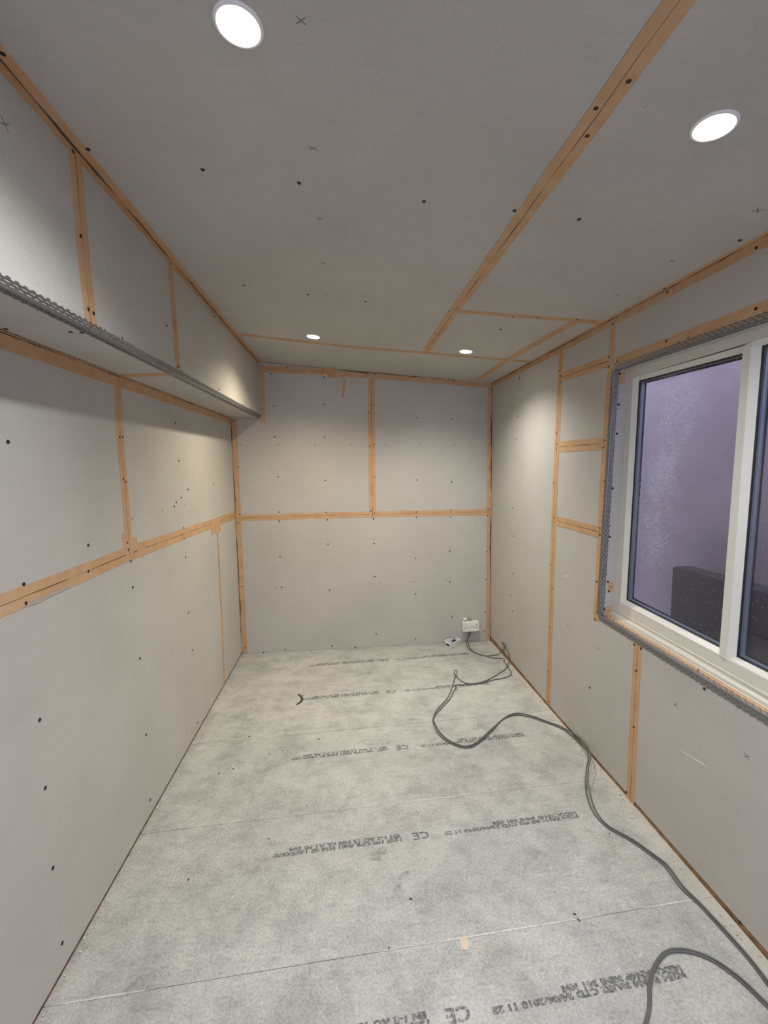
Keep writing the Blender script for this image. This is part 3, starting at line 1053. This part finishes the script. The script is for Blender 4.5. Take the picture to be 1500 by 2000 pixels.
decal('scuff_mark', CEIL, S(CEIL, (1245, 205), (1256, 217), (1268, 212)), 0.006, flat('faint_scuff', (0.58, 0.55, 0.51), 0.9), ceil)

# ================================================================ BOXED BULKHEAD along the left wall
tb = slab('trim_1', BOX, [(YF, 1.895), (3.70, 1.985), (3.70, 2.41), (YF, 2.34)], -0.20, -0.0125, M_BACK, None)
structure(tb, 'boxed plasterboard bulkhead along the top of the left wall')
uz = lambda x, y: 1.90031 + 0.00222 * x + 0.01974 * y
for a, b in ((YF, -1.14), (-1.14, 0.08), (0.08, 1.306), (1.306, 1.929), (1.929, 3.6965)):
    board(BOX, [(a, uz(0.22, a)), (b, uz(0.22, b)), (b, zc(0.23, b) - 0.002), (a, zc(0.23, a) - 0.002)], M_PB_X, tb)
for a, b in ((YF, -0.49), (-0.49, 1.925), (1.925, 3.6975)):
    board(UNDER, [(0.001, a), (bxx(a) - 0.001, a), (bxx(b) - 0.001, b), (0.001, b)], M_PB_Z, tb, thick=0.010)
tape(tb, BOX, S(BOX, (146, 303), (150, 345), (163, 500), (175, 607), (178.5, 636)), 0.058)
tape(tb, BOX, S(BOX, (332.5, 513), (340, 617), (347, 718)), 0.055)
tape(tb, UNDER, S(UNDER, (232, 733.5), (337, 731)), 0.055)
screws(tb, BOX, [(142, 296), (157, 461), (172, 604), (182, 612), (332, 516), (340, 629), (346, 716), (349, 716), (428, 761), (418, 618), (325, 636)])
screws(tb, UNDER, [(11, 642), (138, 648), (160, 649), (240, 733)])
crosses(tb, BOX, [(9, 242, 0.03)], 0.026)
bp = [Vector((bxx(y), y, uz(bxx(y), y))) for y in (-0.6, 1.2, 2.4, 3.700)]
corner_bead(tb, bp, (0, 0, 1), BOX.inw, (-1, 0, 0), UNDER.inw)

# ================================================================ WALL BEHIND THE CAMERA (unseen; open doorway added to let sky light in)
bm = bmesh.new()
for x0, x1_, z0, z1 in ((-0.1, 0.35, -0.05, 2.46), (1.85, 2.32, -0.05, 2.46), (0.35, 1.85, 2.06, 2.46)):
    add_box(bm, ((x0 + x1_) / 2, YF - 0.06, (z0 + z1) / 2), (x1_ - x0, 0.12, z1 - z0))
wf = link('wall_front', bm, M_PB_Y, None)
structure(wf, 'wall behind the viewer with an open doorway added for light')

# ================================================================ OUTSIDE, seen through the window
bm = bmesh.new()
add_box(bm, (3.30, 1.6, 1.0), (0.16, 9.0, 2.7))
wo = link('wall_outside', bm, M_RENDER, None)
structure(wo, 'brown outdoor wall seen through the misted window')
bm = bmesh.new()
vs = add_box(bm, (3.13, 0.35, 0.29), (0.14, 4.72, 1.16))
bmesh.ops.bevel(bm, geom=[e for e in bm.edges], offset=0.01, segments=2, affect='EDGES')
lowwall = link('low_wall', bm, M_LOW, None)
tag(lowwall, 'dark low wall outdoors behind the lower part of the misted window', 'low wall')
bm = bmesh.new()
add_box(bm, (2.84, 1.6, -0.33), (1.0, 9.0, 0.1))
gr = link('ground', bm, M_GRND, None)
structure(gr, 'dark ground outside the window')


# ================================================================ DOWNLIGHTS
def lathe(bm, prof, k=40):
    rings = [[bm.verts.new((r * math.cos(2 * math.pi * i / k), r * math.sin(2 * math.pi * i / k), z)) for i in range(k)] if r > 1e-6 else [bm.verts.new((0, 0, z))] for r, z in prof]
    for a, b in zip(rings, rings[1:]):
        for i in range(k):
            j = (i + 1) % k
            if len(a) == 1 and len(b) == 1:
                continue
            if len(a) == 1:
                bm.faces.new((a[0], b[j], b[i]))
            elif len(b) == 1:
                bm.faces.new((a[i], a[j], b[0]))
            else:
                bm.faces.new((a[i], a[j], b[j], b[i]))


def downlight(px, label, col, watts, at=None):
    a, b = at or CEIL.px(*px)
    mt = frame_on(CEIL, a, b)
    root = empty('downlight', mat4=mt)
    tag(root, label, 'ceiling light', 'recessed ceiling downlights')
    bm = bmesh.new()
    lathe(bm, [(0.0445, 0.0002), (0.0445, 0.0022), (0.0425, 0.0042), (0.0385, 0.0044), (0.0365, 0.0030), (0.0365, 0.0002)])
    link('trim_ring', bm, M_RIM, root, True)
    bm = bmesh.new()
    lathe(bm, [(0.0365, 0.0012), (0.0355, 0.0026), (0.020, 0.0034), (0.0, 0.0036)])
    link('diffuser', bm, emitter('lit_diffuser', col, 30.0), root, True)
    ld = bpy.data.lights.new('downlight_beam', 'SPOT')
    ld.energy = watts
    ld.color = col
    ld.spot_size = math.radians(SPOT_DEG)
    ld.spot_blend = SPOT_BLEND
    ld.shadow_soft_size = 0.034
    lo = bpy.data.objects.new('downlight_beam', ld)
    COL.objects.link(lo)
    lo.parent = root
    lo.location = (0, 0, 0.008)
    lo.rotation_euler = (math.pi, 0, 0)
    return root


COOL, NEUT, WARM = (0.97, 0.985, 1.0), (1.0, 0.965, 0.89), (1.0, 0.86, 0.66)
downlight((466, 48), 'lit downlight nearest the viewer on the bulkhead side of the long ceiling joint', COOL, LAMP_W * 0.88)
downlight((1395, 246), 'lit downlight above the window, between the ceiling joint and the right wall', COOL, LAMP_W * 0.88)
downlight((612, 657), 'small warm lit downlight by the far cross joint, towards the bulkhead', WARM, LAMP_W * 1.22)
downlight((910, 686), 'small lit downlight in the ceiling panel just right of the long joint, far end', NEUT, LAMP_W * 1.22)

# unseen pair added behind the viewer, spaced like the rows, to light the near end
for x, y, lab in ((0.736, -1.05, 'added unseen downlight behind the viewer on the bulkhead side'), (1.70, -1.05, 'added unseen downlight behind the viewer on the window side')):
    downlight(None, lab, COOL, LAMP_W * 0.55, (x, y))

# ================================================================ SOCKET on the end wall
a, b = END.px(917, 1220)
sroot = empty('double_socket', mat4=frame_on(END, a, b, 0.035))
tag(sroot, 'white double wall socket low on the end wall by the right corner', 'socket')
# local axes: x along the wall, y up, z out of the wall


def rounded_box(name, c, size, bev, m, parent, seg=2):
    bm = bmesh.new()
    add_box(bm, c, size)
    bmesh.ops.bevel(bm, geom=bm.edges[:], offset=bev, segments=seg, affect='EDGES', profile=0.6)
    return link(name, bm, m, parent)


rounded_box('back_box', (0, 0, 0.023), (0.140, 0.080, 0.044), 0.003, M_SOCK, sroot)
plate = rounded_box('face_plate', (0, 0, 0.049), (0.147, 0.087, 0.010), 0.004, M_SOCK, sroot, 3)
for sx in (-1, 1):
    sw = rounded_box('rocker_switch', (sx * 0.0135, 0.014, 0.0555), (0.015, 0.024, 0.006), 0.0015, M_SOCK, sroot)
    for hx, hy, w, h in ((0, 0.013, 0.006, 0.011), (-0.011, -0.009, 0.009, 0.006), (0.011, -0.009, 0.009, 0.006)):
        bm = bmesh.new()
        add_box(bm, (sx * 0.047 + hx, hy, 0.0537), (w, h, 0.0012))
        link('pin_hole', bm, M_HOLE, sroot)
    bm = bmesh.new()
    bmesh.ops.create_cone(bm, cap_ends=True, segments=10, radius1=0.0028, radius2=0.0022, depth=0.0012)
    bmesh.ops.translate(bm, vec=(sx * 0.030, -0.002, 0.0543), verts=bm.verts[:])
    link('fixing_screw', bm, M_GALV, sroot)
# broken plaster and clips where the cable leaves the wall above the plate
bm = bmesh.new()
for cx, cy, cz, sx, sy, sz in ((-0.046, 0.056, 0.016, 0.034, 0.020, 0.026), (-0.034, 0.066, 0.010, 0.020, 0.016, 0.018), (-0.056, 0.068, 0.008, 0.014, 0.012, 0.014)):
    vs = bmesh.ops.create_icosphere(bm, subdivisions=2, radius=0.5)['verts']
    for v in vs:
        v.co *= random.uniform(0.82, 1.1)
        v.co = Vector((v.co.x * sx + cx, v.co.y * sy + cy, v.co.z * sz + cz))
link('plaster_lump', bm, M_WHITE, sroot)
bm = bmesh.new()
add_box(bm, (0.002, 0.056, 0.012), (0.030, 0.026, 0.020))
bmesh.ops.bevel(bm, geom=bm.edges[:], offset=0.003, segments=2, affect='EDGES')
link('grey_clip', bm, flat('grey_clip_plastic', (0.33, 0.31, 0.28), 0.6), sroot)

# ================================================================ LOOSE BACK BOX on the floor
c0 = FLOOR.px(884.5, 1261)
rot = Matrix.Rotation(math.radians(35), 4, 'Z')
br = empty('socket_back_box', mat4=Matrix.Translation((c0[0], c0[1] + 0.012, 0.0)) @ rot)
tag(br, 'open pale socket box lying on the floor against the end wall', 'socket box')
bm = bmesh.new()
Lx, Ly, H, t = 0.128, 0.074, 0.044, 0.003
add_box(bm, (0, 0, 0.0025), (Lx, Ly, 0.003))
for sx, sy, dx, dy in ((0, 1, Lx, t), (0, -1, Lx, t), (1, 0, t, Ly), (-1, 0, t, Ly)):
    add_box(bm, (sx * (Lx - t) / 2, sy * (Ly - t) / 2, H / 2 + 0.001), (dx, dy, H - 0.002))
for sx, sy, dx, dy in ((0, 1, Lx + 0.010, 0.007), (0, -1, Lx + 0.010, 0.007), (1, 0, 0.007, Ly + 0.010), (-1, 0, 0.007, Ly + 0.010)):
    add_box(bm, (sx * (Lx + 0.003) / 2, sy * (Ly + 0.003) / 2, H), (dx, dy, 0.003))
link('box_shell', bm, M_ALU, br)
bm = bmesh.new()
add_box(bm, (-Lx / 2 - 0.0006, 0, 0.020), (0.0012, 0.042, 0.016))
link('knockout_hole', bm, M_HOLE, br)
bm = bmesh.new()
add_box(bm, (0.030, -Ly / 2 - 0.0006, 0.022), (0.010, 0.0012, 0.010))
link('knockout_hole', bm, M_HOLE, br)
bm = bmesh.new()
add_box(bm, (0.034, 0.010, 0.020), (0.030, 0.028, 0.026))
bmesh.ops.bevel(bm, geom=bm.edges[:], offset=0.004, segments=2, affect='EDGES')
link('terminal_block', bm, M_HOLE, br)


# ================================================================ CABLES
def spline(P, step=0.012):
    """Catmull-Rom through 3-D points"""
    P = [Vector(p) for p in P]
    P = [P[0] * 2 - P[1]] + P + [P[-1] * 2 - P[-2]]
    out = []
    for i in range(1, len(P) - 2):
        p0, p1, p2, p3 = P[i - 1:i + 3]
        k = max(2, int((p2 - p1).length / step))
        for j in range(k):
            t = j / k
            out.append(0.5 * ((2 * p1) + (p2 - p0) * t + (2 * p0 - 5 * p1 + 4 * p2 - p3) * t * t + (3 * p1 - p0 - 3 * p2 + p3) * t ** 3))
    out.append(P[-2])
    return out


def tube(bm, path, r, k=8):
    prev, up = None, Vector((0, 0, 1))
    for i, p in enumerate(path):
        d = (path[min(i + 1, len(path) - 1)] - path[max(i - 1, 0)]).normalized()
        n = up - d * up.dot(d)
        if n.length < 0.05:
            n = Vector((1, 0, 0)) - d * d.x
        n.normalize()
        up = n
        s = d.cross(n)
        ring_ = [bm.verts.new(p + (n * math.cos(2 * math.pi * j / k) + s * math.sin(2 * math.pi * j / k)) * r) for j in range(k)]
        if prev:
            for j in range(k):
                bm.faces.new((prev[j], prev[(j + 1) % k], ring_[(j + 1) % k], ring_[j]))
        else:
            bm.faces.new(ring_[::-1])
        prev = ring_
    bm.faces.new(prev)


def on_floor(pts, z0):
    out = []
    for p in pts:
        z = p[2] if len(p) > 2 else z0
        if p[0] == 'w':
            out.append((p[1], p[2], p[3]))
            continue
        a, b = FLOOR.px(p[0], p[1], z)
        out.append((a, b, z))
    return out


c2x = lambda L: [(820 + p[0] / 6, 1170 + p[1] / 6) + tuple(p[2:]) for p in L]
c4x = lambda L: [(800 + p[0] / 3, 1350 + p[1] / 3) + tuple(p[2:]) for p in L]
c5x = lambda L: [(1000 + p[0] / 3, 1500 + p[1] / 3) + tuple(p[2:]) for p in L]
RC = 0.0035
start = END.pt(*END.px(914, 1232), 0.034)
down = END.pt(*END.px(912, 1250), 0.020)
cabA = [tuple(start), (start.x - 0.006, start.y - 0.002, 0.07), (down.x, down.y - 0.004, 0.018)] + on_floor(
    c2x([(600, 590), (680, 640), (790, 665), (900, 652), (965, 612, 0.037), (988, 565, 0.090), (975, 528, 0.105), (957, 508, 0.107), (983, 520, 0.117), (1012, 570, 0.104), (1040, 640, 0.077), (1048, 715, 0.032), (1000, 820), (900, 890), (770, 958), (640, 990), (540, 985), (465, 945),
         (418, 893), (401, 855, 0.03), (420, 832, 0.045), (437, 852, 0.03), (415, 905, 0.012), (385, 1005), (330, 1150), (200, 1300), (155, 1400)]) +
    c4x([(140, 190), (170, 250), (240, 305), (330, 331), (400, 307), (480, 235), (550, 160), (620, 130), (700, 140), (800, 175), (900, 215), (970, 255, 0.03), (1030, 310, 0.05), (1060, 370, 0.07), (1047, 460, 0.06), (1050, 560, 0.03), (1085, 690)]) +
    c5x([(560, 335), (700, 415), (820, 500), (910, 570), (1000, 690), (1100, 790), (1250, 950), (1400, 1120), (1500, 1250)]) +
    [(1533, 1960), (1545, 1995), (1530, 1990)] + c5x([(1500, 1385), (1350, 1240), (1200, 1130), (1080, 1078), (960, 1060), (880, 1090), (822, 1180), (800, 1270), (800, 1380), (775, 1500)]) + [(1240, 2030), (1200, 2120)], RC + 0.0006)
cabB = [tuple(start + Vector((0.012, 0.004, 0.0))), (start.x + 0.004, start.y + 0.002, 0.07), (down.x - 0.010, down.y + 0.002, 0.016)] + on_floor(
    c2x([(555, 560), (640, 628), (780, 672), (880, 692), (985, 700), (985, 733), (1030, 793), (1070, 862), (1050, 902), (960, 930), (860, 948), (750, 978), (640, 999), (500, 1004), (405, 1010), (430, 1036), (400, 1075), (362, 1155),
         (300, 1228), (192, 1345), (163, 1420)]) +
    c4x([(150, 192), (182, 246), (248, 298), (330, 322), (394, 298), (472, 230), (545, 166), (618, 140), (700, 150), (800, 183), (895, 222), (960, 266, 0.012), (1020, 322, 0.035), (1048, 378, 0.045), (1036, 460, 0.03), (1032, 570, 0.012), (1068, 692)]) +
    c5x([(550, 340), (692, 423), (812, 508), (898, 578), (988, 700), (1092, 798), (1240, 958), (1388, 1126), (1488, 1258)]) +
    [(1522, 1955), (1532, 1985), (1522, 1980)] + c5x([(1500, 1402), (1345, 1254), (1195, 1143), (1078, 1090), (962, 1074), (888, 1100), (834, 1184), (812, 1270), (811, 1380), (787, 1500)]) + [(1244, 2030), (1206, 2120)], RC + 0.0004)
for pts, lab in ((cabA, 'grey cable from the wall socket with a small upright kink loop on the floor'), (cabB, 'grey cable running alongside the looped one with a sharp bend and no loop')):
    P = spline(pts)
    P = [Vector((min(p.x, RIGHT.pt(p.y, p.z).x - RC - 0.0008), p.y, max(p.z, RC + 0.0003))) for p in P]
    bm = bmesh.new()
    tube(bm, P, RC)
    tag(link('electric_cable', bm, M_CABLE, None, True), lab, 'cable', 'twin grey cables trailing over the floor')

# ================================================================ BITS ON THE FLOOR
pts = on_floor([(579, 1376), (586, 1372), (590, 1366), (588, 1360), (582, 1356)], 0.004)
bm = bmesh.new()
P = spline(pts, 0.006)
for i in range(len(P) - 1):
    w0, w1 = (math.sin(math.pi * (i + 0.4) / len(P)) * 0.006 + 0.001), (math.sin(math.pi * (i + 1.4) / len(P)) * 0.006 + 0.001)
    d = (P[i + 1] - P[i]).normalized()
    s = Vector((-d.y, d.x, 0))
    add_hull8(bm, [P[i] - s * w0 + Vector((0, 0, -0.003)), P[i] + s * w0 + Vector((0, 0, -0.003)), P[i] + s * w0 + Vector((0, 0, 0.003)), P[i] - s * w0 + Vector((0, 0, 0.003)),
                   P[i + 1] - s * w1 + Vector((0, 0, -0.003)), P[i + 1] + s * w1 + Vector((0, 0, -0.003)), P[i + 1] + s * w1 + Vector((0, 0, 0.003)), P[i + 1] - s * w1 + Vector((0, 0, 0.003))])
tag(link('cable_offcut', bm, M_OFF, None), 'dark crescent-shaped sliver on the floor at the start of a printed line', 'offcut')
bm = bmesh.new()
a, b = FLOOR.px(907, 1842)
q = [(-0.014, -0.020), (0.006, -0.022), (0.015, -0.004), (0.010, 0.018), (-0.002, 0.010), (-0.013, 0.020)]
add_slab(bm, FLOOR, [(a + x, b + y) for x, y in q], 0.0006, 0.0022)
tag(link('card_scrap', bm, M_SCRAP, None), 'small torn buff scrap lying on a floor board joint', 'scrap')
# crumbs and splinters swept along the foot of the walls
bm = bmesh.new()


def crumb(x, y, s, flatn=0.5):
    vs = bmesh.ops.create_cube(bm, size=1.0)['verts']
    m4 = Matrix.Translation((x, y, s * flatn * 0.5 + 0.0006)) @ Matrix.Rotation(random.uniform(0, 6.28), 4, 'Z') @ Matrix.Diagonal((s * random.uniform(0.6, 1.8), s * random.uniform(0.4, 0.9), s * flatn, 1))
    for v in vs:
        v.co = v.co * random.uniform(0.7, 1.1)
    bmesh.ops.transform(bm, matrix=m4, verts=vs)


for i in range(420):
    y = random.uniform(0.9, 3.68)
    dens = 1.0 if y > 2.9 else 0.5
    if random.random() < dens:
        crumb(2.176 - 0.0071 * y - abs(random.gauss(0, 0.018)), y, random.uniform(0.002, 0.009))
for i in range(140):
    crumb(0.004 + abs(random.gauss(0, 0.010)), random.uniform(0.8, 3.68), random.uniform(0.002, 0.007))
dust = link('plaster_crumbs', bm, M_DUST, None)
dust['kind'] = 'stuff'
dust['label'] = 'pale plaster crumbs and splinters along the foot of the walls'
bm = bmesh.new()
for i in range(24):
    crumb(random.uniform(0.15, 2.05), random.uniform(0.9, 3.5), random.uniform(0.002, 0.005), 0.4)
for px in ((487, 1439), (526, 1473), (552, 1466), (456, 1502), (428, 1511), (567, 1360), (592, 1359), (368, 1718), (525, 1639), (802, 1756), (622, 1444), (760, 1853), (1122, 1786), (1130, 1797)):
    a, b = FLOOR.px(*px)
    crumb(a, b, 0.0065, 0.4)
fl = link('dark_grit', bm, M_OFF, None)
fl['kind'] = 'stuff'
fl['label'] = 'dark specks of grit scattered over the floor boards'
